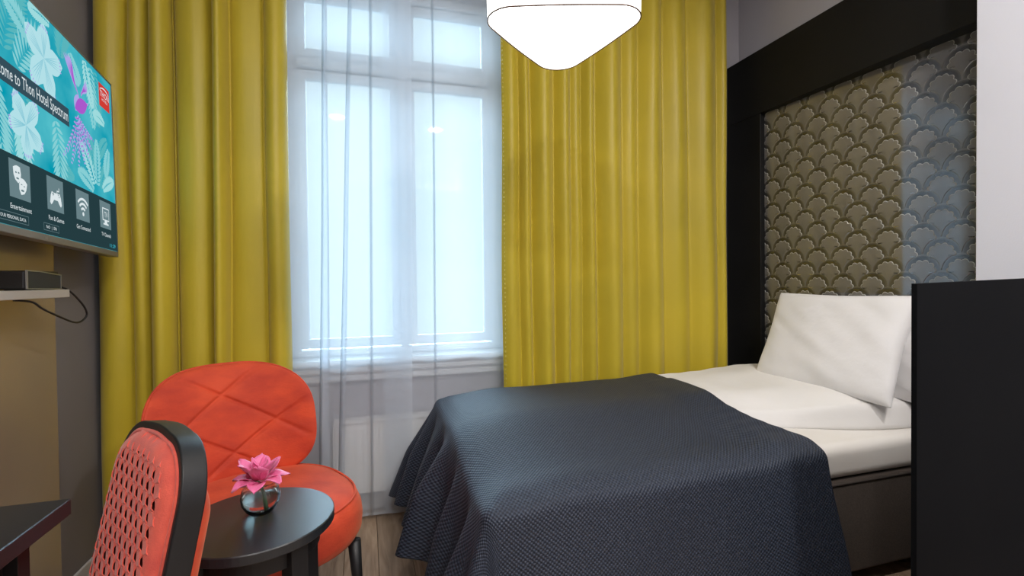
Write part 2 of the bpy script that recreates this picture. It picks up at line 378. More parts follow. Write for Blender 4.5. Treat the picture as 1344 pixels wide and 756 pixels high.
# ================================================================ TELEVISION
tv = bpy.data.objects.new('television', None); C.objects.link(tv)
e_ = Vector((-.09114, .99523, -.03469)).normalized(); up_ = Vector((-.02912, .03216, .99906)); up_ = (up_-e_*up_.dot(e_)).normalized(); n_ = e_.cross(up_)
tv.matrix_world = Matrix(((e_.x, up_.x, n_.x, -.95), (e_.y, up_.y, n_.y, 2.323), (e_.z, up_.z, n_.z, 1.31), (0, 0, 0, 1)))
tag(tv, 'large flat television on the left wall showing a turquoise tropical welcome screen', 'television')
TW, TH = 1.22, .6956
bm = bmesh.new(); bx(bm, -TW, 0, .012, TH, -.022, -.004, .003)
obj('back_housing', bm, M['plastic'], tv)
bm = bmesh.new(); bx(bm, -TW+.15, -.16, .05, TH-.2, -.06, -.02, .01); obj('rear_cover', bm, M['plastic'], tv)
bm = bmesh.new(); bx(bm, -TW, 0, 0, .022, -.03, .002, .003); obj('bottom_bezel', bm, M['bezel'], tv)
bm = bmesh.new(); bx(bm, -TW, -TW+.006, .02, TH, -.01, .002); bx(bm, -.006, 0, .02, TH, -.01, .002); bx(bm, -TW, 0, TH-.006, TH, -.01, .002)
obj('side_bezel', bm, M['bezel'], tv)
bm = bmesh.new(); bx(bm, -.72, -.5, .2, .42, -.13, -.05, .004); obj('wall_bracket', bm, M['plastic'], tv)
def screen_mat():
    m = bpy.data.materials.new('lit_turquoise_screen'); m.use_nodes = True; m.node_tree.nodes.clear()
    o = nd(m, 'ShaderNodeOutputMaterial'); e = nd(m, 'ShaderNodeEmission'); tc = nd(m, 'ShaderNodeTexCoord')
    n = nd(m, 'ShaderNodeTexNoise'); n.inputs['Scale'].default_value = 5; n.inputs['Detail'].default_value = 3; lk(m, tc.outputs['Object'], n.inputs['Vector'])
    r = nd(m, 'ShaderNodeValToRGB'); el = r.color_ramp.elements
    el[0].position = .35; el[0].color = (.0, .28, .38, 1); el[1].position = .7; el[1].color = (.08, .46, .52, 1)
    lk(m, n.outputs['Fac'], r.inputs[0]); lk(m, r.outputs[0], e.inputs[0]); e.inputs[1].default_value = 1.15; lk(m, e.outputs[0], o.inputs[0]); return m
M['scr'] = screen_mat(); g_ = .9
M['leaf1'] = emis('screen_leaf_pale', (.24, .62, .66)); M['leaf2'] = emis('screen_leaf_teal', (.10, .46, .50)); M['leaf3'] = emis('screen_leaf_mint', (.34, .70, .72))
M['petal'] = emis('screen_petal_white', (.44, .74, .80)); M['petal_l'] = emis('screen_petal_line', (.22, .55, .66)); M['purple'] = emis('screen_bird_purple', (.40, .10, .60)); M['lilac'] = emis('screen_bird_lilac', (.42, .38, .78))
M['strip'] = emis('screen_menu_strip', (.018, .045, .052)); M['banner'] = emis('screen_banner_slate', (.035, .075, .10)); M['tile'] = emis('screen_icon_tile', (.14, .22, .24))
M['redlogo'] = emis('screen_red_badge', (.62, .045, .035)); M['scr_white'] = emis('screen_white', (.72, .80, .82)); M['scr_cyan'] = emis('screen_cyan', (.05, .5, .62))
bm = bmesh.new(); bx(bm, -TW+.006, -.006, .022, TH-.006, -.004, 0); scr = obj('screen', bm, M['scr'], tv)
def flat(name, polys, m, z, x0=-TW+.006, x1=-.006, y0=.022, y1=TH-.006):
    V = []; F = []
    for p in polys:
        if any(q[0] < x0 or q[0] > x1 or q[1] < y0 or q[1] > y1 for q in p):
            p = [(min(x1, max(x0, a)), min(y1, max(y0, b))) for a, b in p]
        k = len(V); V += [(a, b, z) for a, b in p]; F.append(tuple(range(k, k+len(p))))
    return obj(name, (V, F), m, scr)
def leafpoly(x, y, ang, L, wd, n=7):
    c, s = math.cos(ang), math.sin(ang); P_ = []
    for k in range(n+1):
        t = k/n; P_.append((t*L, wd*math.sin(PI*t)**.8))
    for k in range(n-1, 0, -1):
        t = k/n; P_.append((t*L, -wd*math.sin(PI*t)**.8))
    return [(x+a*c-b*s, y+a*s+b*c) for a, b in P_]
def frond(x, y, ang, L, nl, ll, bend=.6, wl_=.006):
    out = []; px, py = x, y; a = ang
    for k in range(nl):
        t = k/nl; a += bend/nl; px += math.cos(a)*L/nl; py += math.sin(a)*L/nl
        l = ll*math.sin(PI*(.15+.8*t))
        for s in (-1, 1): out.append(leafpoly(px, py, a+s*(1.05-.5*t), l, wl_, 4))
    return out
r_ = random.Random(5)
A = []; B = []; D = []
def UV(u, v): return (-u, v)
for (u, v, ang, L, ll, bend, tgt) in [
    (.80, .46, 1.9, .26, .09, -.9, A), (.74, .47, 1.5, .24, .1, -.6, B), (.68, .45, 1.2, .22, .09, -.8, A), (.66, .66, 2.6, .2, .06, .9, D),
    (.42, .60, 1.7, .12, .07, -.9, B), (.36, .66, -1.1, .1, .05, .4, A), (.25, .69, -1.3, .16, .05, .2, D), (.20, .69, -1.4, .22, .06, -.2, A), (.16, .69, -1.3, .2, .05, -.3, B),
    (.17, .24, 1.5, .17, .045, .1, A), (.19, .24, 2.0, .17, .045, .5, D), (.15, .24, 1.1, .15, .045, -.4, B), (.20, .22, 2.5, .13, .04, .5, A), (.13, .24, .7, .12, .04, -.4, D), (.21, .3, 1.3, .12, .04, .9, B),
    (.06, .45, 3.6, .12, .04, .6, B), (.05, .42, 4.2, .12, .04, .3, A), (.08, .50, 2.7, .1, .035, .6, D),
    (.60, .40, -2.2, .2, .07, .6, B), (.48, .40, -1.2, .22, .07, -.5, A), (.78, .40, -1.6, .2, .08, .3, A), (.70, .38, -1.0, .2, .07, -.7, D), (.50, .28, -.6, .14, .04, .5, B),
    (1.1, .3, 1.5, .3, .1, -.5, A), (1.0, .45, 1.2, .25, .1, .8, B), (1.15, .5, .8, .2, .08, .6, D), (.95, .25, 1.9, .2, .08, -.6, A), (.9, .62, 2.4, .2, .08, .5, B), (.60, .56, 2.3, .14, .05, .6, A), (.48, .68, 3.0, .12, .04, .4, D)]:
    tgt += frond(-u, v, ang, L, 13, ll, bend)
for p_, m_, z_ in ((A, 'leaf1', .0004), (B, 'leaf2', .0003), (D, 'leaf3', .0005)): flat('screen_foliage', p_, M[m_], z_)['kind'] = 'stuff'
for (u, v, R_, rot) in [(.53, .555, .115, .2), (.645, .315, .095, .9), (1.0, .36, .1, .5)]:
    V = []; F = []; sl = []
    def add(p, z, k):
        n0 = len(V); V.extend([(a, b, z) for a, b in p]); F.append(tuple(range(n0, n0+len(p)))); sl.append(k)
    for k in range(5):
        a = rot + k*2*PI/5 + .25*math.sin(k*3.); L = R_*(.85+.3*hsh(k, u))
        pp_ = leafpoly(-u, v, a, L, R_*.34, 9)
        add([(x_+.004*noise(x_*70, y_*70), y_+.004*noise(y_*70, x_*70, 3)) for x_, y_ in pp_], .0007+.00002*k, 0)
        for s_ in (-.3, -.15, 0, .15, .3): add(leafpoly(-u, v, a+s_*.7, L*.8, .0011, 4), .0009, 1)
        for q in range(5):
            t = a+(q-2)*.1; add(leafpoly(-u+math.cos(t)*L*.82, v+math.sin(t)*L*.82, t, .012, .0022, 3), .0010, 2)
    o = obj('screen_flower', (V, F), M['petal'], scr); o.data.materials.append(M['petal_l']); o.data.materials.append(M['lilac']); o['kind'] = 'stuff'
    for f_, k in zip(o.data.polygons, sl): f_.material_index = k
bird = []; b2 = []
for k in range(9): bird.append(leafpoly(-.30-.004*k, .53+.003*k, 2.35-.07*k, .15-.008*k, .007, 6)); b2.append(leafpoly(-.302-.004*k, .527+.004*k, 2.30-.07*k, .12-.006*k, .0018, 4))
for k in range(6): bird.append(leafpoly(-.285, .535+.003*k, 1.0-.12*k, .09-.006*k, .006, 6)); b2.append(leafpoly(-.285, .535+.003*k, 1.05-.12*k, .06, .0015, 4))
b2.append(leafpoly(-.335, .478, .45, .11, .026, 9)); bird.append(leafpoly(-.33, .47, 1.2, .07, .022, 8)); bird.append(leafpoly(-.245, .525, .2, .022, .005, 4))
for k in range(7):
    a = -1.75+.16*k; bird += frond(-.325, .465, a, .2-.012*k, 11, .02, (k-3)*.22, .0035); b2 += frond(-.325, .465, a+.03, .14, 8, .012, (k-3)*.2, .002)
flat('screen_bird', bird, M['lilac'], .0011); flat('screen_bird', b2, M['purple'], .0013)
def rect(u0, u1, v0, v1): return [(-u0, v0), (-u1, v0), (-u1, v1), (-u0, v1)]
flat('menu_strip', [rect(TW-.006, .006, .022, .213)], M['strip'], .0016)
flat('welcome_banner', [rect(TW-.006, .383, .396, .456)], M['banner'], .0016)
flat('red_badge', [[(-.128, .566), (-.030, .566), (-.030, .655), (-.128, .655)]], M['redlogo'], .0016)
TX = []
def text(s, u, v, size, m, align='LEFT', z=.0024, wdt=None, par=None):
    cu = bpy.data.curves.new('lettering', 'FONT'); cu.body = s; cu.size = size; cu.align_x = align; cu.resolution_u = 2
    o = bpy.data.objects.new('lettering', cu); dg = bpy.context.evaluated_depsgraph_get()
    C.objects.link(o); bpy.context.view_layer.update(); dg = bpy.context.evaluated_depsgraph_get()
    me = bpy.data.meshes.new_from_object(o.evaluated_get(dg)); bpy.data.objects.remove(o)
    xs = [q.co.x for q in me.vertices]; wcur = max(xs)-min(xs)
    k = (wdt/wcur) if wdt else 1
    for q in me.vertices: q.co.x *= k
    me.materials.clear(); me.materials.append(m)
    o = bpy.data.objects.new('lettering', me); C.objects.link(o); o.parent = par or scr; o.location = (-u, v, z); return o
text('Welcome to Thon Hotel Spectrum', .391, .411, .050, M['scr_white'], 'RIGHT', wdt=.432)
text('THON', .121, .607, .032, M['scr_white'], wdt=.084); text('HOTELS', .106, .592, .014, M['scr_white'], wdt=.054)
flat('badge_arc', [[(-.121+.084*k/10, .634+.012*math.sin(PI*k/10)) for k in range(11)] + [(-.121+.084*k/10, .631+.010*math.sin(PI*k/10)) for k in range(10, -1, -1)]], M['scr_white'], .002)
IC = [(.689, 'Entertainment', .102), (.497, 'Fun & Games', .094), (.309, 'Get Connected', .106), (.116, 'TV Channels', .086)]
for (u, s, wd) in IC:
    flat('icon_tile', [rect(u+.0505, u-.0505, .099, .200)], M['tile'], .002)
    text(s, u, .068, .020, M['scr_white'], 'CENTER', wdt=wd)
def ell(x, y, a, b, rot=0, n=18, t0=0, t1=2*PI):
    c, s = math.cos(rot), math.sin(rot)
    return [(x+a*math.cos(t)*c-b*math.sin(t)*s, y+a*math.cos(t)*s+b*math.sin(t)*c) for t in [t0+(t1-t0)*k/n for k in range(n)]]
def mask(x, y, rot):
    c, s = math.cos(rot), math.sin(rot)
    pts = [(-.017, .019), (-.008, .022), (0, .0235), (.008, .022), (.017, .019), (.018, 0), (.013, -.014), (0, -.024), (-.013, -.014), (-.018, 0)]
    return [(x+a*c-b*s, y+a*s+b*c) for a, b in pts]
flat('theatre_masks', [mask(-.703, .164, .15), mask(-.679, .134, -.35)], M['scr_white'], .0028)
flat('theatre_masks', [ell(-.710, .168, .004, .0025), ell(-.697, .169, .004, .0025), ell(-.703, .153, .007, .0025), ell(-.685, .140, .004, .0015), ell(-.672, .137, .004, .0015), ell(-.681, .124, .008, .003)], M['tile'], .0032)
pad = [(-.012, .012), (.012, .012), (.024, .014), (.031, .002), (.036, -.02), (.030, -.027), (.022, -.022), (.012, -.010), (-.012, -.010), (-.022, -.022), (-.030, -.027), (-.036, -.02), (-.031, .002), (-.024, .014)]
flat('game_pad', [[(-.497+a, .143+b) for a, b in pad], [(-.490, .153), (-.490, .165), (-.478, .165), (-.478, .174), (-.475, .174), (-.475, .162), (-.487, .162), (-.487, .153)]], M['scr_white'], .0028)
flat('game_pad', [rect(.520, .508, .1485, .1515), rect(.5155, .5125, .144, .156), ell(-.483, .152, .0025, .0025), ell(-.477, .146, .0025, .0025)], M['tile'], .0032)
def arc(x, y, r0, r1, n=12, a0=.75, a1=2.39):
    return [(x+r1*math.cos(a0+(a1-a0)*k/n), y+r1*math.sin(a0+(a1-a0)*k/n)) for k in range(n+1)] + [(x+r0*math.cos(a0+(a1-a0)*k/n), y+r0*math.sin(a0+(a1-a0)*k/n)) for k in range(n, -1, -1)]
flat('wireless_symbol', [ell(-.309, .122, .007, .007), arc(-.309, .122, .015, .023), arc(-.309, .122, .031, .039), arc(-.309, .122, .047, .055)], M['scr_white'], .0028)
flat('screen_symbol', [rect(.146, .086, .128, .176), rect(.128, .104, .118, .128), rect(.140, .092, .112, .118)], M['scr_white'], .0028)
flat('screen_symbol', [rect(.142, .090, .132, .172)], M['tile'], .0032)
text('TV', .116, .141, .030, M['scr_white'], 'CENTER', z=.0036, wdt=.03)
text('YOUR PERSONAL DATA', .668, .040, .013, M['scr_white'], 'RIGHT', wdt=.125)
bxs = []
for (a, b, c, d) in [(.82, .655, .033, .057), (.575, .485, .033, .055)]:
    bxs += [rect(a, b, c, c+.0012), rect(a, b, d-.0012, d), rect(a, a-.0012, c, d), rect(b+.0012, b, c, d)]
flat('button_outline', bxs, M['tile'], .0024)
text('NO  |  EN', .530, .040, .013, M['scr_white'], 'CENTER', wdt=.06)
text('11:29', .03, .032, .019, M['scr_cyan'], 'RIGHT', wdt=.055)
text('LG', .565, .006, .011, M['silver'], 'CENTER', z=.0035, par=tv)

# ================================================================ SHELF, SPEAKER, CABLE
sh = box('wall_shelf', M['shelf'], None, -1.078, -.945, .9, 1.975, 1.160, 1.186, .002, label='narrow pale shelf on the left wall below the television', cat='shelf')
sp = empty('speaker', (-.985, 1.86, 1.1865), label='black box speaker with silver edged grille on the pale shelf', cat='speaker')
bm = bmesh.new(); bx(bm, -.045, .028, -.085, .085, .002, .058, .006); obj('body', bm, M['plastic'], sp)
def side_outline(o):
    return [(-.082+o, .003+o*.8), (.084-o, .001+o*.8), (.086-o, .048-o), (-.02, .0575-o), (-.082+o, .0595-o)]
bm = bmesh.new()
a = [bm.verts.new((.028, y, z)) for y, z in side_outline(0)]; b = [bm.verts.new((.033, y, z)) for y, z in side_outline(0)]
c = [bm.verts.new((.033, y, z)) for y, z in side_outline(.003)]; d = [bm.verts.new((.028, y, z)) for y, z in side_outline(.003)]
for q in range(5):
    k = (q+1) % 5; bm.faces.new((a[q], a[k], b[k], b[q])); bm.faces.new((b[q], b[k], c[k], c[q])); bm.faces.new((c[q], c[k], d[k], d[q]))
obj('grille_rim', bm, M['silver'], sp)
gp = side_outline(.003); obj('grille', ([(.031, y, z) for y, z in gp]+[(.02, y, z) for y, z in gp], [(0, 1, 2, 3, 4), (9, 8, 7, 6, 5)] + [(q, 5+q, 5+(q+1) % 5, (q+1) % 5) for q in range(5)]), M['grille'], sp)
bm = bmesh.new(); bx(bm, -.03, .02, -.07, .07, 0, .003); obj('rubber_foot', bm, M['cable'], sp)
def spline(pts, n=10):
    pts = [Vector(p) for p in pts]; P_ = [pts[0]]+pts+[pts[-1]]; out = []
    for i in range(1, len(P_)-2):
        p0, p1, p2, p3 = P_[i-1:i+3]
        for k in range(n):
            t = k/n; out.append(.5*((2*p1)+(-p0+p2)*t+(2*p0-5*p1+4*p2-p3)*t*t+(-p0+3*p1-3*p2+p3)*t**3))
    out.append(pts[-1]); return out
obj('speaker_cable', tube(spline([(-.985, 1.944, 1.20), (-.96, 1.985, 1.188), (-.945, 2.04, 1.14), (-.945, 2.075, 1.10), (-.95, 2.06, 1.077), (-.95, 2.01, 1.073), (-.95, 1.92, 1.10), (-.955, 1.85, 1.128), (-.965, 1.82, 1.150), (-1.0, 1.80, 1.157)]), .0032, 8), M['cable'], None, True,
    label='thin black cable looping down from the speaker below the shelf end', cat='cable')

# ================================================================ DESK
dk = empty('desk', (-.84, .6, 0), label='black desk corner against the left wall at the lower left', cat='desk')
bm = bmesh.new(); bx(bm, -.236, .24, -.75, .64, .718, .752, .002, 1); obj('desk_top', bm, M['black_top'], dk)
for y in (.555, -.7): box('side_panel', M['black'], dk, -.236, .195, y, y+.035, .52, .718, .001)
box('under_board', M['black'], dk, -.236, .195, -.665, .555, .52, .545, .001)
box('back_rail', M['black'], dk, -.232, -.212, -.66, .555, .545, .718)
bm = bmesh.new(); bx(bm, .15, .175, -.66, .55, .548, .715, .001); obj('drawer_front', bm, M['black'], dk)

# ================================================================ ARMCHAIR
th = math.atan2(.28, .54)
ac = empty('armchair', (-.37, 1.90, 0), th, label='round seated coral red velvet armchair with diamond stitched back in front of the left curtain', cat='armchair')
# local frame: x to its left/right width, -y is its front
def back_pt(u, v, side):
    # u angle 0..1, v radius 0..1
    a = 2*PI*u; ca, sa = math.cos(a), math.sin(a)
    n = 3.0 if sa > 0 else 2.7
    R_ = 1/((abs(ca)**n + abs(sa)**n)**(1/n))
    x = ca*R_*v; z = sa*R_*v
    X = .291*x*(1 + .02*z) - .018; Z = .238*z
    th_ = .052*max(0, 1-v**3.2)**.5
    yy = .34 - .10*x*x - .055*abs(x)**3 + .09*(z)*.7
    if side < 0:
        g = 0
        px, pz = x*.30, z*.24
        for (k_, c_) in ((.68, .14), (.68, -.105), (-.62, .11), (-.62, -.095), (-.62, -.30), (.68, -.35)):
            f = abs(pz - k_*px - c_)*.84
            g = max(g, math.exp(-(f/.0062)**2))
        fade = min(1, (1-v)*6)
        q = .0105*g*fade
        return (X, yy - th_ + q, Z+.632)
    return (X, yy + th_*.9, Z+.632)
V1, F1 = grid(150, 60, lambda u, v: back_pt(u, v**.75, -1), True); V2, F2 = grid(150, 14, lambda u, v: back_pt(u, v, 1), True)
o = obj('backrest', (V1+V2, F1+[tuple(q+len(V1) for q in f)[::-1] for f in F2]), M['velvet'], ac, True)
bmx = bmesh.new(); bmx.from_mesh(o.data); bmesh.ops.remove_doubles(bmx, verts=bmx.verts, dist=.0004); bmesh.ops.recalc_face_normals(bmx, faces=bmx.faces); bmx.to_mesh(o.data); bmx.free()
# piping round the backrest edge
obj('piping', tube([back_pt(k/96, 1, 1) for k in range(97)], .0045, 6, False), M['velvet'], ac, True)
def seat_outline(a):
    n = 2.45; ca, sa = math.cos(a), math.sin(a); R_ = 1/((abs(ca)**n+abs(sa)**n)**(1/n))
    return ca*R_*.325, sa*R_*.33
def seat_pt(u, v):
    a = 2*PI*u
    prof = [(0, .462), (.3, .461), (.6, .457), (.8, .449), (.90, .438), (.965, .420), (1.0, .392), (1.012, .355), (1.0, .315), (.955, .288), (.86, .277), (.5, .275), (0, .275)]
    t = v*(len(prof)-1); i = min(int(t), len(prof)-2); f = t-i
    r = prof[i][0]*(1-f)+prof[i+1][0]*f; z = prof[i][1]*(1-f)+prof[i+1][1]*f
    x, y = seat_outline(a)
    return (x*r, y*r, z + .004*noise(x*r*6, y*r*6, z*4))
o = obj('seat', grid(72, 37, seat_pt, True), M['velvet'], ac, True)
obj('seat_seam', tube([(seat_outline(2*PI*k/72)[0]*.94, seat_outline(2*PI*k/72)[1]*.94, .4325) for k in range(73)], .004, 6, False), M['velvet'], ac, True)
for (x, y) in ((.235, -.235), (-.235, -.235), (.235, .225), (-.235, .225)):
    obj('leg', tube([(x, y, .285), (x*1.06, y*1.06, 0)], .02, 14, radii=[.023, .013]), M['black'], ac, True)

# ================================================================ SIDE TABLE
stb = empty('side_table', (-.2925, 1.4625, 0), 0, label='small round black side table in front of the red armchair', cat='table')
obj('table_top', lathe([(0, .534), (.1945, .534), (.197, .5365), (.197, .5575), (.1945, .56), (0, .56)], 72), M['black_top'], stb)
ob = stb.children[0]; mod(ob, 'EDGE_SPLIT')
obj('apron', lathe([(.150, .478), (.158, .478), (.158, .535), (.150, .535), (.150, .478)], 60), M['black'], stb)
for k in range(4):
    a = math.radians(-46+90*k); bm = bmesh.new(); bx(bm, .132, .176, -.024, .024, 0, .534, .002, 1)
    bmesh.ops.rotate(bm, verts=bm.verts, cent=(0, 0, 0), matrix=Matrix.Rotation(a, 3, 'Z')); obj('leg', bm, M['black'], stb)

# ================================================================ VASE AND FLOWER
vz = empty('vase', (-.2905, 1.494, .5605), label='small clear glass bowl vase on the round black side table', cat='vase')
prof = [(0, .004), (.032, .003), (.047, .012), (.058, .032), (.061, .052), (.057, .074), (.050, .088), (.047, .094)]
inn = [(r-.0035 if r > .004 else 0, z+.004) for r, z in prof[:-1]]+[(.0445, .094)]
obj('glass_bowl', lathe([(0, 0), (.034, 0)]+prof[2:]+[(.0475, .0965)]+inn[::-1], 48), M['glass'], vz, True)
M['water'] = mat('water', (.88, .93, .9), .0, trans=1, ior=1.33)
obj('water', lathe([(0, .0085), (.028, .008), (.042, .016), (.0535, .034), (.0565, .052), (.054, .066), (0, .066)], 40), M['water'], vz, True)
vz.scale = (.83, .83, .87)
fw_ = empty('flower', (-.2905, 1.494, .5605), label='bright pink lily like flower head resting on the glass bowl', cat='flower')
M['petal_real'] = mat('pink_petal', (.75, .07, .25), .5, sheen=.3)
def petal_mat():
    m = M['petal_real']; at = nd(m, 'ShaderNodeUVMap'); s = nd(m, 'ShaderNodeSeparateXYZ'); lk(m, at.outputs[0], s.inputs[0])
    n = nd(m, 'ShaderNodeTexNoise'); n.inputs['Scale'].default_value = 9; lk(m, at.outputs[0], n.inputs['Vector'])
    mm = nd(m, 'ShaderNodeMath', operation='MULTIPLY_ADD'); lk(m, n.outputs['Fac'], mm.inputs[0]); mm.inputs[1].default_value = .7; lk(m, s.outputs[1], mm.inputs[2])
    r = nd(m, 'ShaderNodeValToRGB'); e = r.color_ramp.elements; e[0].position = .45; e[0].color = (.60, .015, .16, 1); e[1].position = 1.25; e[1].color = (.82, .17, .38, 1)
    e[1].position = 1.0; lk(m, mm.outputs[0], r.inputs[0]); lk(m, r.outputs[0], P(m).inputs['Base Color'])
    P(m).inputs['Subsurface Weight'].default_value = .15; P(m).inputs['Subsurface Radius'].default_value = (.01, .004, .006)
petal_mat()
def petal(az, el, L, wd, curl, z0, r0):
    def f(u, v):
        s = (u-.5)*2; prof = math.sin(PI*min(1, v*.93+.05))**.7*(1-.25*v)
        y = s*wd*prof; ang = el + curl*v*v
        x = r0 + L*v*math.cos(el+curl*v*.5); z = z0 + L*v*math.sin(el+curl*v*.5) + .35*wd*prof*(s*s) + .003*math.sin(9*v+s*3+az*3)
        c, q = math.cos(az), math.sin(az); return (x*c-y*q, x*q+y*c, z)
    o = obj('petal', grid(7, 9, f), M['petal_real'], fw_, True)
    uvl = o.data.uv_layers.new(name='UVMap')
    for lp in o.data.loops:
        i = lp.vertex_index; uvl.data[lp.index].uv = ((i % 7)/6, (i//7)/8)
    mod(o, 'SOLIDIFY', thickness=.0012)
for k in range(7): petal(k*2*PI/7+.2, .32+.25*hsh(k, 3), .066+.012*hsh(k, 1), .030, -.75, .092, .008)
for k in range(6): petal(k*2*PI/6+.6, .85+.35*hsh(k, 4), .078+.014*hsh(k, 2), .032, -.25, .092, .006)
for k in range(4): petal(k*2*PI/4+1.1, 1.3, .070, .018, -.2, .096, .002)
for k in range(5):
    a = k*1.25; obj('stamen', tube([(0, 0, .1), (.012*math.cos(a), .012*math.sin(a), .125), (.028*math.cos(a), .028*math.sin(a), .145)], .0013, 6), M['petal_real'], fw_, True)
obj('stem', tube([(.012, .0, .012), (.006, .002, .06), (0, 0, .10)], .005, 8), M['stem'], fw_, True)
obj('calyx', lathe([(0, .085), (.008, .087), (.016, .098), (.010, .104), (0, .104)], 16), M['stem'], fw_, True)

fw_.scale = (.92, .92, .92)
# ================================================================ DESK CHAIR (foreground)
dc = empty('desk_chair', (-.56, .85, 0), label='black framed chair with slit coral fabric back in the left foreground', cat='chair')
O_ = Vector((-.293, 1.115, .875)) - Vector((-.56, .85, 0))
aw = Vector((-.585, .811, 0)).normalized(); fn = Vector((-.811, -.585, 0)); rake = math.radians(12.0)
uv_ = (Vector((0, 0, 1))*math.cos(rake) - fn*math.sin(rake)); fn2 = fn*math.cos(rake) + Vector((0, 0, 1))*math.sin(rake)
BW, BH = .40, .46
def bp(a, b, n):                                   # a: width from near edge, b: down from top, n: forward
    t = (a/BW-.5)*2
    return O_ + aw*a - uv_*b + fn2*(n + .004*t*t)
def rrect(inset, n_arc=12, rad=.125, crown=.006, low=BH):
    r = max(.02, rad-inset*.8); pts = []
    x0, x1 = inset, BW-inset; top = inset
    pts.append((x0, low))
    for k in range(n_arc+1):
        q = PI/2*k/n_arc; pts.append((x0+r-r*math.cos(q), top+r-r*math.sin(q)))
    for k in range(1, 6):
        t = k/6; pts.append((x0+r+(x1-x0-2*r)*t, top-crown*math.sin(PI*t)))
    for k in range(n_arc+1):
        q = PI/2*k/n_arc; pts.append((x1-r+r*math.sin(q), top+r-r*math.cos(q)))
    pts.append((x1, low)); return pts
oo, ii = rrect(0), rrect(.017)
V = []; F = []
for k in range(len(oo)):
    for (p, n) in ((oo[k], .044), (oo[k], -.004), (ii[k], -.004), (ii[k], .044)): V.append(bp(p[0], p[1], n))
for k in range(len(oo)-1):
    for q in range(4): F.append((k*4+q, k*4+(q+1) % 4, k*4+4+(q+1) % 4, k*4+4+q))
F += [(0, 1, 2, 3), tuple(4*(len(oo)-1)+q for q in (3, 2, 1, 0))]
o = obj('back_frame', (V, F), M['black'], dc); mod(o, 'BEVEL', width=.004, segments=3, limit_method='ANGLE', angle_limit=.6)
for p in o.data.polygons: p.use_smooth = True
mod(o, 'WEIGHTED_NORMAL')
def inside(a, b, g=.018):
    r = .108
    if a < g or a > BW-g or b < g-.008 or b > BH: return False
    for cx in (g+r, BW-g-r):
        if (a < g+r and cx < BW/2 or a > BW-g-r and cx > BW/2) and b < g+r and math.hypot(a-cx, b-g-r) > r: return False
    return True
def cdist(a, b, g=.016, r=.108):
    a = min(a, BW-a)
    if a < g+r and b < g+r: return max(0, r-math.hypot(a-g-r, b-g-r))
    return max(0, min(a-g, b-g+.006))
def bulge(a, b, d):
    g = .016; e = cdist(a, b); return d*(1-math.exp(-e/.018))
def padsurf(sgn, d, base):
    def f(u, v):
        b = v*BH
        g = .016; r = .112; lo = g
        if b < g+r-.0: lo = g + r - math.sqrt(max(0, r*r-(g+r-max(b, g))**2))
        a = lo + (BW-2*lo)*u; b = max(b, g-.008*math.sin(PI*u))
        return bp(a, b, sgn*(base+bulge(a, b, d)*(1 if sgn > 0 else smin(b, .03, .16))))
    return grid(40, 44, f)
obj('front_underlay', padsurf(1, .030, .030), M['slit_dark'], dc, True)
obj('rear_cover', padsurf(-1, .046, -.002), M['velvet'], dc, True)
# slit fabric: staggered cells each with a lens-shaped slit
V = []; F = []; cw, ch = .034, .026
def lift(a, b): return bp(a, b, .0305 + bulge(a, b, .034) + .0015)
row = 0; b = .012
while b < BH+.0:
    a = .017 - (cw/2 if row % 2 else 0)
    while a < BW-.02:
        c0 = (a+cw/2, b+ch)       # slit centre on the lower edge of the cell: slits reach across two rows
        hw, hh = .0031*(.5+.9*hsh(row*31+a*77)), .0118
        quad = [(a, b), (a+cw, b), (a+cw, b+ch), (a, b+ch)]
        cx, cy = a+cw/2, b+ch/2
        hole = [(cx-hw*.6+.002, cy-hh*.45), (cx+.004, cy-hh), (cx+hw+.001, cy-hh*.3), (cx+hw*.8-.001, cy+hh*.45), (cx-.004, cy+hh), (cx-hw-.001, cy+hh*.3)]
        mid = [(a+cw/2, b), (a+cw/2, b+ch)]
        k = len(V); out8 = [(a, b), (cx, b), (a+cw, b), (a+cw, b+ch), (cx, b+ch), (a, b+ch)]
        if all(inside(p[0], p[1], .018) for p in out8 if p[1] < BH):
            lens = [hole[0], hole[1], hole[2], hole[3], hole[4], hole[5]]
            V += [lift(*p) for p in out8]
            for q, p in enumerate(lens):
                V.append(bp(p[0], p[1], .0305+bulge(p[0], p[1], .034)+(.0045 if q in (2, 3) else .0005)))
            for q in range(6): F.append((k+q, k+(q+1) % 6, k+6+(q+1) % 6, k+6+q))
        else:
            pts = [p for p in quad]
            ok = [inside(p[0], p[1], .018) for p in pts]
            if any(ok):
                cl_ = []
                for p, g in zip(pts, ok):
                    if g: cl_.append(p)
                    else:
                        q = p; t = 0
                        while not inside(q[0], q[1], .018) and t < 1: t += .1; q = (p[0]+(BW/2-p[0])*t*.12, p[1]+(.2-p[1])*t*.12)
                        cl_.append(q)
                pass
        a += cw
    b += ch; row += 1
o = obj('slit_fabric', (V, F), M['slit_fabric'], dc); mod(o, 'SOLIDIFY', thickness=.0022, offset=0)
oa, ob_ = rrect(.019, 12, .122), rrect(.060, 12, .108)
def top_(p, k=0): return bp(p[0], p[1], .0345 + bulge(p[0], p[1], .034) + k)
V = [top_(p) for p in oa] + [top_(p, .002) for p in rrect(.036, 12, .118)] + [top_(p, -.001) for p in ob_]; n_ = len(oa)
obj('fabric_border', (V, [(r*n_+k, r*n_+k+1, (r+1)*n_+k+1, (r+1)*n_+k) for r in (0, 1) for k in range(n_-1)]), M['slit_fabric'], dc, True)
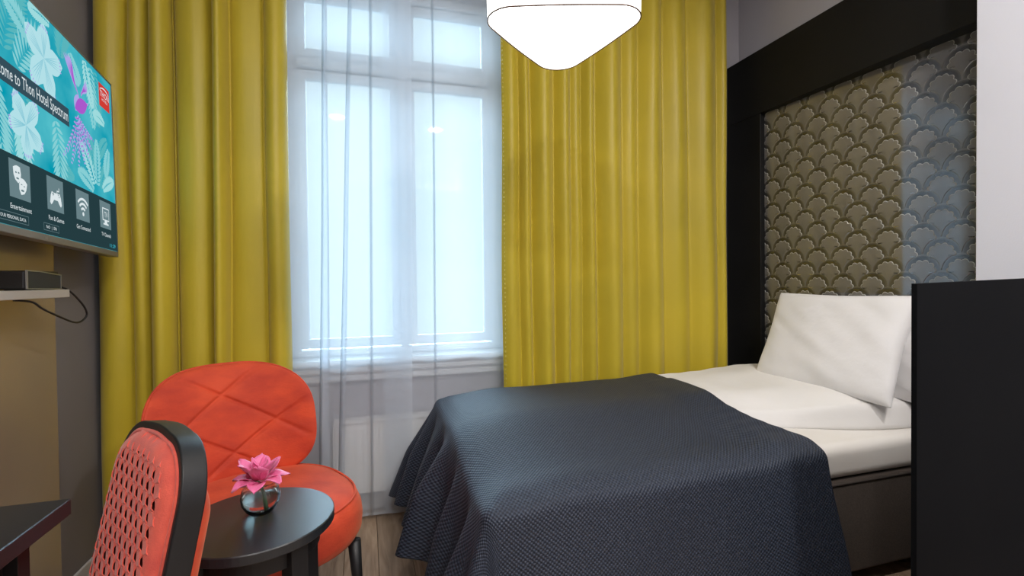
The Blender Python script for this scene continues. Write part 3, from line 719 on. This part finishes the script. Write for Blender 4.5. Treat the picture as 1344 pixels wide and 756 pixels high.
# piping along the front pad edge, seat, rails and legs
obj('piping', tube([bp(p[0], p[1], .043) for p in rrect(.020, 12, .122)], .0050, 8), M['slit_fabric'], dc, True)
seatc = bp(BW/2, BH, 0); cx, cy = seatc.x, seatc.y
def sp3(lf, ww, z): return Vector((cx, cy, 0)) + fn*lf + aw*ww + Vector((0, 0, z))
def lbox(name, m, l0, l1, w0, w1, z0, z1, bev):
    bm = bmesh.new(); bx(bm, l0, l1, w0, w1, z0, z1, bev, 3); R_ = Matrix(((fn.x, aw.x, 0, cx), (fn.y, aw.y, 0, cy), (0, 0, 1, 0), (0, 0, 0, 1))); bmesh.ops.transform(bm, matrix=R_, verts=bm.verts)
    return obj(name, bm, m, dc, True)
lbox('seat', M['velvet'], -.02, .44, -.22, .22, .40, .475, .025); lbox('seat_rail', M['black'], 0, .42, -.205, .205, .355, .40, .004)
for (l, w_) in ((.40, -.2), (.40, .2)): lbox('leg', M['black'], l-.018, l+.018, w_-.018, w_+.018, 0, .40, .003)
for s in (-1, 1):
    a0 = BW/2+s*(BW/2-.014); q = bp(a0, BH-.01, 0); bt = Vector((cx, cy, 0))+aw*(s*(BW/2-.014))-fn*.05
    obj('rear_leg', tube([q, q*.5+Vector((bt.x, bt.y, .40))*.5 + Vector((0, 0, 0)), Vector((bt.x, bt.y, 0))], .017, 8), M['black'], dc, True)

# ================================================================ BED
BX0, BX1, BY0, BY1 = .36, 2.255, 1.385, 2.335
bed = empty('bed', ((BX0+BX1)/2, (BY0+BY1)/2, 0), label='single bed with dark brown base and white mattress against the patterned headboard', cat='bed')
ex, ey = (BX0+BX1)/2, (BY0+BY1)/2
bm = bmesh.new(); bx(bm, BX0-ex, BX1-ex, BY0-ey, BY1-ey, .065, .425, .018, 3); obj('box_spring', bm, M['bed_base'], bed, True)
obj('base_piping', tube([(BX0-ex+.01, BY0-ey-.001, .418), (BX1-ex-.01, BY0-ey-.001, .418)], .005, 6), M['bed_base'], bed, True)
bm = bmesh.new(); bx(bm, BX0-ex+.045, BX1-ex-.005, BY0-ey+.004, BY1-ey-.01, .427, .565, .042, 6)
for v in bm.verts: pass
obj('mattress', bm, M['sheet'], bed, True)
for x in (BX0+.1, (BX0+BX1)/2, BX1-.1):
    for y in (BY0+.1, BY1-.1): obj('leg', tube([(x-ex, y-ey, 0), (x-ex, y-ey, .07)], .025, 14), M['black'], bed, True)
def dline(x): return 1.655 - .22*smin(x, 1.45, 2.2) + .008*math.sin(x*9)
def topz(x, y):
    dn = y-dline(x); df = 2.350-y
    h_ = .062*smin(dn, -.02, .26)**.7 + .035*smin(dn, 0, .03)
    z = .567 + .045*smin(x, 1.6, 2.2) + h_*(smin(df, -.01, .07)) + .010*noise(x*4, y*5, 1.) + .008*noise(x*9, y*4, 3.)*smin(dn, .02, .2) - .02*smin(x, 1.95, 2.2)
    return z + .006*math.exp(-((dn-.035)/.012)**2)
# duvet
def duv(u, v):
    x = 1.46 + (2.25-1.46)*u
    yn = dline(x); y = yn + (2.350-yn)*v; z = .548 + (topz(x, y)-.548)*smin(y-yn, -.006, .05)**.6
    return (x, y, z)
V, F = grid(90, 60, duv); o = obj('duvet', (V, F), M['linen'], None, True, label='white duvet folded back on the bed between blue throw and pillows', cat='duvet'); mod(o, 'SOLIDIFY', thickness=.028, offset=-1)
mod(o, 'SUBSURF', levels=1, render_levels=1)
o.location.z = .016
# bedspread
SX0, SX1 = BX0-.015, 1.575
SY0, SY1 = BY0-.018, BY1+.012
HF, HN, HB = .50, .545, .20         # hang at foot, near side, far side
def ztop(x, y):
    z = .584 + .088*smin(y, 1.46, 1.88)
    if x > 1.25:
        m_ = max(max([topz(x, y+dy) for dy in (-.02, 0, .02)]) + .024, sum([max(.575, topz(x, y+dy)) for dy in (-.12, -.06, 0, .06, .12, .18)])/6+.03)
        z += (max(m_, .584)-z)*smin(x, 1.25, 1.42)
    return z + .008*noise(x*3, y*3, 7.)*(1-smin(x, 1.25, 1.42)) - .02*smin(.62-x, 0, .25)
def spread(u, v):
    s = SX0-HF + (SX1-SX0+HF)*u
    t = SY0-HN + (SY1-SY0+HN+HB)*v
    xe = s + .06*smin(SY0+.25-t, 0, .6) if s > 1.2 else s
    if s > .8: s -= .10*smin(s, .8, SX1)*smin(t, 1.36, 1.75)
    a = SX0-s; bn = SY0-t; bf = t-SY1
    b = max(bn, bf)
    px, py = min(max(s, SX0), SX1), min(max(t, SY0), SY1)
    if a <= 0 and b <= 0:
        e = min(s-SX0, t-SY0, SY1-t)
        k = smin(u, .75, 1)
        return (s, t, ztop(s, t) - .016*math.exp(-e/.02) - .010*math.exp(-e/.05))
    sgn = -1 if bn >= bf else 1
    a_, b_ = max(a, 0), max(b, 0)
    d = (a_**3+b_**3)**(1/3)
    L = math.hypot(a_, b_); nx, ny = -a_/L, sgn*b_/L
    path = (t*1.0) if b_ == 0 else (s if a_ == 0 else 0)
    ang = math.atan2(b_, a_)
    flare = .10 if b_ == 0 else .03 if a_ == 0 else .10*math.cos(ang)**2+.03*math.sin(ang)**2
    fold = 0
    if b_ == 0:
        wgt = smin(py, SY0, SY0+.10)
        fold = (.050*math.sin((t-1.38)*2*PI/.235+.5) + .02*math.sin(t*14.3))*wgt + .012*math.sin(t*61)*wgt
        flare += .05*smin(t, 1.5, 2.2)
    elif a_ == 0:
        fold = .005*math.sin(s*11)+.006*noise(s*5, 0, 3) + .010*math.exp(-((s-.52)/.10)**2)
    else:
        fold = .035*math.sin(ang*4)*(min(a_, b_)/d)
        if sgn > 0: flare += .12*math.sin(2*ang); fold += .04*math.sin(ang*5)
        else: flare += .05*math.sin(2*ang)
    R0 = .035
    if d < R0*PI/2:
        q = d/R0; off = R0*math.sin(q); dz = R0*(1-math.cos(q))
    else:
        e = d-R0*PI/2; off = R0 + flare*e/.45 + fold*min(1, e/.22)*(1+.4*e); dz = R0 + e*.985
    z0 = ztop(px, py) - .026
    xx = px + nx*off; yy = py + ny*off
    if a_ == 0: xx += .09*smin(b_, 0, .55)*smin(s, 1.2, 1.575)
    return (xx, yy, max(.012, z0 - dz))
NU, NV = 190, 170
V, F = grid(NU, NV, spread)
o = obj('bedspread', (V, F), M['spread'], None, True, label='dark navy woven bedspread draped over the foot half of the bed', cat='bedspread')
uvl = o.data.uv_layers.new(name='UVMap')
LU, LV = SX1-SX0+HF, SY1-SY0+HN+HB
for lp in o.data.loops:
    i = lp.vertex_index; uvl.data[lp.index].uv = ((i % NU)/(NU-1)*LU, (i//NU)/(NV-1)*LV)
mod(o, 'SMOOTH', factor=.5, iterations=9); mod(o, 'SOLIDIFY', thickness=.005, offset=1)
# pillows
def pillow(loc, rx, rz, W, H, T, seed, label):
    def f(side):
        def g(u, v):
            x, y = (u-.5)*2, (v-.5)*2
            pin = 1-.055*(1-abs(x)**1.5)*abs(y)**3; pin2 = 1-.065*(1-abs(y)**1.5)*abs(x)**3
            e = (1-abs(x)**2.6)*(1-abs(y)**2.6)
            h_ = T/2*max(0, e)**.42
            h_ += .010*noise(x*1.6+seed, y*1.6, side)*e + .006*noise((x+y)*3+seed, (x-y)*1.2, 4.)*min(1, e*2) + .003*math.sin((x*5+y*2)+seed)*e
            return (x*W/2*pin2, side*h_*-1, y*H/2*pin)
        return g
    A_, FA = grid(48, 40, f(1)); B_, FB = grid(48, 40, f(-1))
    bm = bmesh.new(); me = bpy.data.meshes.new('x'); me.from_pydata(A_+B_, [], FA+[tuple(q+len(A_) for q in ff)[::-1] for ff in FB]); bm.from_mesh(me)
    bmesh.ops.remove_doubles(bm, verts=bm.verts, dist=.0006)
    o = obj('pillow', bm, M['pillow'], None, True, label=label, cat='pillow', group=None); mod(o, 'SUBSURF', levels=1, render_levels=1)
    o.rotation_euler = (rx, 0, rz); o.location = loc; return o
pillow((2.215, 1.63, .882), math.radians(-6), math.radians(-87), .64, .46, .10, 5., 'white pillow standing behind the other pillow, against the headboard')
pillow((2.09, 1.765, .892), math.radians(-24), math.radians(-85), .675, .50, .14, 2., 'front white pillow leaning on the pillow behind it')

# ================================================================ HEADBOARD
hb = empty('headboard', (XR, 1.9, 0), label='large black framed headboard with glossy grey scallop pattern on the right wall', cat='headboard')
PY0, PY1, PZ0, PZ1 = 1.228, 2.357, .50, 2.180
bm = bmesh.new()
FX = -.032
def fr(y0, y1, z0, z1): bx(bm, FX, .084, y0-1.9, y1-1.9, z0, z1, .003, 1)
fr(1.226, 2.64, PZ1, 2.560); obj('frame_top', bm, M['frame_black'], hb); bm = bmesh.new()
fr(PY1, 2.64, 0.0, PZ1); obj('frame_side', bm, M['frame_black'], hb); bm = bmesh.new()
fr(1.226, PY1, 0.0, PZ0); obj('frame_bottom', bm, M['frame_black'], hb)
pp = box('patterned_panel', M['print_base'], hb, -.014, .008, PY0-1.9, PY1-1.9, PZ0, PZ1)
SK = .056                              # the panel lies deeper in its frame towards the near end
pp.rotation_euler = (0, 0, SK); pp.location = (.012, 0, 0); pp.location.x += (PY1-1.9)*math.sin(SK)
PX = -.0145
S = .142; R0 = .069
def clipi(p): return p
def scale_mesh():
    V = []; F = []; col = []
    def ring(fn, n): return [fn(PI*k/n) for k in range(n+1)]
    n = 28
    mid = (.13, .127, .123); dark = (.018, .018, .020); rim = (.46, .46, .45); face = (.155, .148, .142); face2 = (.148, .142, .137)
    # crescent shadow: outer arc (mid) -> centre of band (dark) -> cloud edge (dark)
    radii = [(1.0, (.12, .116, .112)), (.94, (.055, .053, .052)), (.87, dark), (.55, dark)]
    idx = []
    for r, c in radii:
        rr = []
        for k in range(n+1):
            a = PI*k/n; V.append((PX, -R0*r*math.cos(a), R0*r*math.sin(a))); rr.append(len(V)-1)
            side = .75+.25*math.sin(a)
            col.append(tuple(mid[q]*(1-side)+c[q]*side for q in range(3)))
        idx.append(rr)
    for i in range(3):
        for k in range(n): F.append((idx[i][k], idx[i][k+1], idx[i+1][k+1], idx[i+1][k]))
    # cloud: lobed top, concave flanks down to a stem
    def cloud(sc, lob):
        out = []; nl = 6; m_ = 60
        for k in range(m_+1):
            a = -.10 + (PI+.20)*k/m_
            l = abs(math.sin(nl*(a+.10)/(PI+.20)*PI))
            r = R0*(.640 + .115*l*lob + .05*math.sin(a))*sc
            out.append((r*math.cos(a)*1.04, r*math.sin(a)-.006))
        # flanks: arcs of radius R0 about (-R0,-R0) then (R0,-R0)
        for k in range(1, 12):
            t = math.radians(78 - 78*k/12); out.append((-S/2+R0*1.0*math.cos(t)*sc+ (1-sc)*.04, -S/2+R0*math.sin(t)*sc))
        out.append((0.0, -S/2+.002))
        for k in range(11, 0, -1):
            t = math.radians(78 - 78*k/12); out.append((S/2-R0*1.0*math.cos(t)*sc - (1-sc)*.04, -S/2+R0*math.sin(t)*sc))
        return out
    o1 = cloud(1, 1); cxy = (0, -.004)
    def shr(p, f): return (cxy[0]+(p[0]-cxy[0])*f, cxy[1]+(p[1]-cxy[1])*f)
    m_ = len(o1); base = len(V)
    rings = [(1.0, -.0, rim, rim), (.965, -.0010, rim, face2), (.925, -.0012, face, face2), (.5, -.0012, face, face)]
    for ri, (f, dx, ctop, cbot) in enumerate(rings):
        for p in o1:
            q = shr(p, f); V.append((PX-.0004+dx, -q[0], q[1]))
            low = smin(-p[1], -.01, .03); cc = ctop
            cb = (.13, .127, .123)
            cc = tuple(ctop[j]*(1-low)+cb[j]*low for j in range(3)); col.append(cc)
    for ri in range(3):
        for k in range(m_):
            a = base+ri*m_+k; b = base+ri*m_+(k+1) % m_; F.append((a, b, b+m_, a+m_))
    F.append(tuple(base+3*m_+k for k in range(m_)))
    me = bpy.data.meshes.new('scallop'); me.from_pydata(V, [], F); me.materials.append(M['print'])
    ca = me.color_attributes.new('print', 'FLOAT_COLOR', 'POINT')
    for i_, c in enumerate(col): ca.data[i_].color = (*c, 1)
    bm = bmesh.new(); bm.from_mesh(me); bmesh.ops.recalc_face_normals(bm, faces=bm.faces)
    return me, bm
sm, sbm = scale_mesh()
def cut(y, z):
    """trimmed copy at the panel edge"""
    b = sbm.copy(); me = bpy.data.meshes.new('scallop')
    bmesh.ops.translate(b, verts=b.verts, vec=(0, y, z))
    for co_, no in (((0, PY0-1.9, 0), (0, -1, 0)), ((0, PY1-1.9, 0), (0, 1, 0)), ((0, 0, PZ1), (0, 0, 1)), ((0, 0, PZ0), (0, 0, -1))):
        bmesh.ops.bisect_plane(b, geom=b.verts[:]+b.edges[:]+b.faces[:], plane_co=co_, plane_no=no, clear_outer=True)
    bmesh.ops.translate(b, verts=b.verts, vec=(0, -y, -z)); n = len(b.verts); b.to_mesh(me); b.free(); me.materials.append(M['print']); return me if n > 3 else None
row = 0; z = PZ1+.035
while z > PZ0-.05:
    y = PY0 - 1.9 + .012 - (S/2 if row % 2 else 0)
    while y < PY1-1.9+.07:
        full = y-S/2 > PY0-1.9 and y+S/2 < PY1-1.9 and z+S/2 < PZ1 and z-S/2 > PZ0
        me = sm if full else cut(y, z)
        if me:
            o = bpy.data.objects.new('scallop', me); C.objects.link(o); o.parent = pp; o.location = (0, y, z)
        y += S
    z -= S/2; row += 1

# ================================================================ BLACK PARTITION
pt_ = empty('partition', (1.290, .85, 0), 0, label='tall black board standing on end before the head of the bed', cat='partition')
bm = bmesh.new(); bx(bm, 0, .864, 0, .014, 0, 1.181, .001, 1)
for v_ in bm.verts:
    if v_.co.z > 1: v_.co.z += v_.co.x*.022          # its top edge rises slightly to the wall
obj('panel', bm, M['black_panel'], pt_)
box('base_rail', M['black_panel'], pt_, .05, .86, .014, .04, 0, .07, .001)

# ================================================================ PENDANT LAMP
pl_c = Vector((.625, 1.475)); LZ = 2.0
lampe = empty('pendant_lamp', (pl_c.x, pl_c.y, LZ), label='lit white rounded triangular pendant lamp with thin bronze trim', cat='lamp')
cor = [Vector((.372, 1.43)), Vector((.80, 1.295)), Vector((.715, 1.735))]
def tri_outline(grow, rad=.082, n=14):
    g = (cor[0]+cor[1]+cor[2])/3; out = []
    # rounded triangle: circles of radius rad at pulled-in corners, sides slightly bowed
    cs = []
    for c_ in cor:
        d = (c_-g).normalized(); cs.append(c_ - d*rad + d*grow)
    ang = [math.atan2((c_-g).y, (c_-g).x) for c_ in cor]
    order = sorted(range(3), key=lambda k: ang[k])
    for oi in range(3):
        k = order[oi]; kn = order[(oi+1) % 3]; kp = order[(oi-1) % 3]
        c0, cn, cp = cs[k], cs[kn], cs[kp]
        a0 = math.atan2((c0-cp).y, (c0-cp).x) - PI/2; a1 = math.atan2((cn-c0).y, (cn-c0).x) - PI/2
        while a1 < a0: a1 += 2*PI
        for q in range(n+1):
            a = a0+(a1-a0)*q/n; out.append(c0+Vector((math.cos(a), math.sin(a)))*rad)
        e0 = out[-1]; e1 = cn+Vector((math.cos(a1), math.sin(a1)))*rad; nrm = Vector((math.cos(a1), math.sin(a1)))
        for q in range(1, 8):
            t = q/8; out.append(e0.lerp(e1, t)+nrm*.004*math.sin(PI*t))
    return [p - pl_c for p in out]
lo, hi = tri_outline(0), tri_outline(.006)
n = len(lo)
o = obj('shade', ([(p.x, p.y, .002) for p in lo]+[(p.x, p.y, .24) for p in hi], [(k, (k+1) % n, n+(k+1) % n, n+k) for k in range(n)]), M['shade'], lampe, True); mod(o, 'SOLIDIFY', thickness=.002)
din = tri_outline(-.004); obj('diffuser', ([(p.x, p.y, .004) for p in din]+[(p.x, p.y, .009) for p in din], [tuple(range(n)), tuple(range(n, 2*n))[::-1]]+[(k, n+k, n+(k+1) % n, (k+1) % n) for k in range(n)]), M['diffuser'], lampe)
for z, L in ((.002, lo), (.24, hi)): obj('trim_ring', tube([(p.x, p.y, z) for p in L]+[(L[0].x, L[0].y, z)], .0024, 6, False), M['copper'], lampe, True)
obj('top_cover', ([(p.x*.995, p.y*.995, .236) for p in hi]+[(p.x*.995, p.y*.995, .239) for p in hi], [tuple(range(n)), tuple(range(n, 2*n))[::-1]]), M['shade'], lampe)
obj('cord', tube([(0, 0, .23), (0, 0, 1.17)], .004, 8), M['cable'], lampe, True)
obj('ceiling_rose', lathe([(0, 1.15), (.05, 1.155), (.055, 1.18), (.055, 1.20), (0, 1.20)], 30), M['white_paint'], lampe, True)
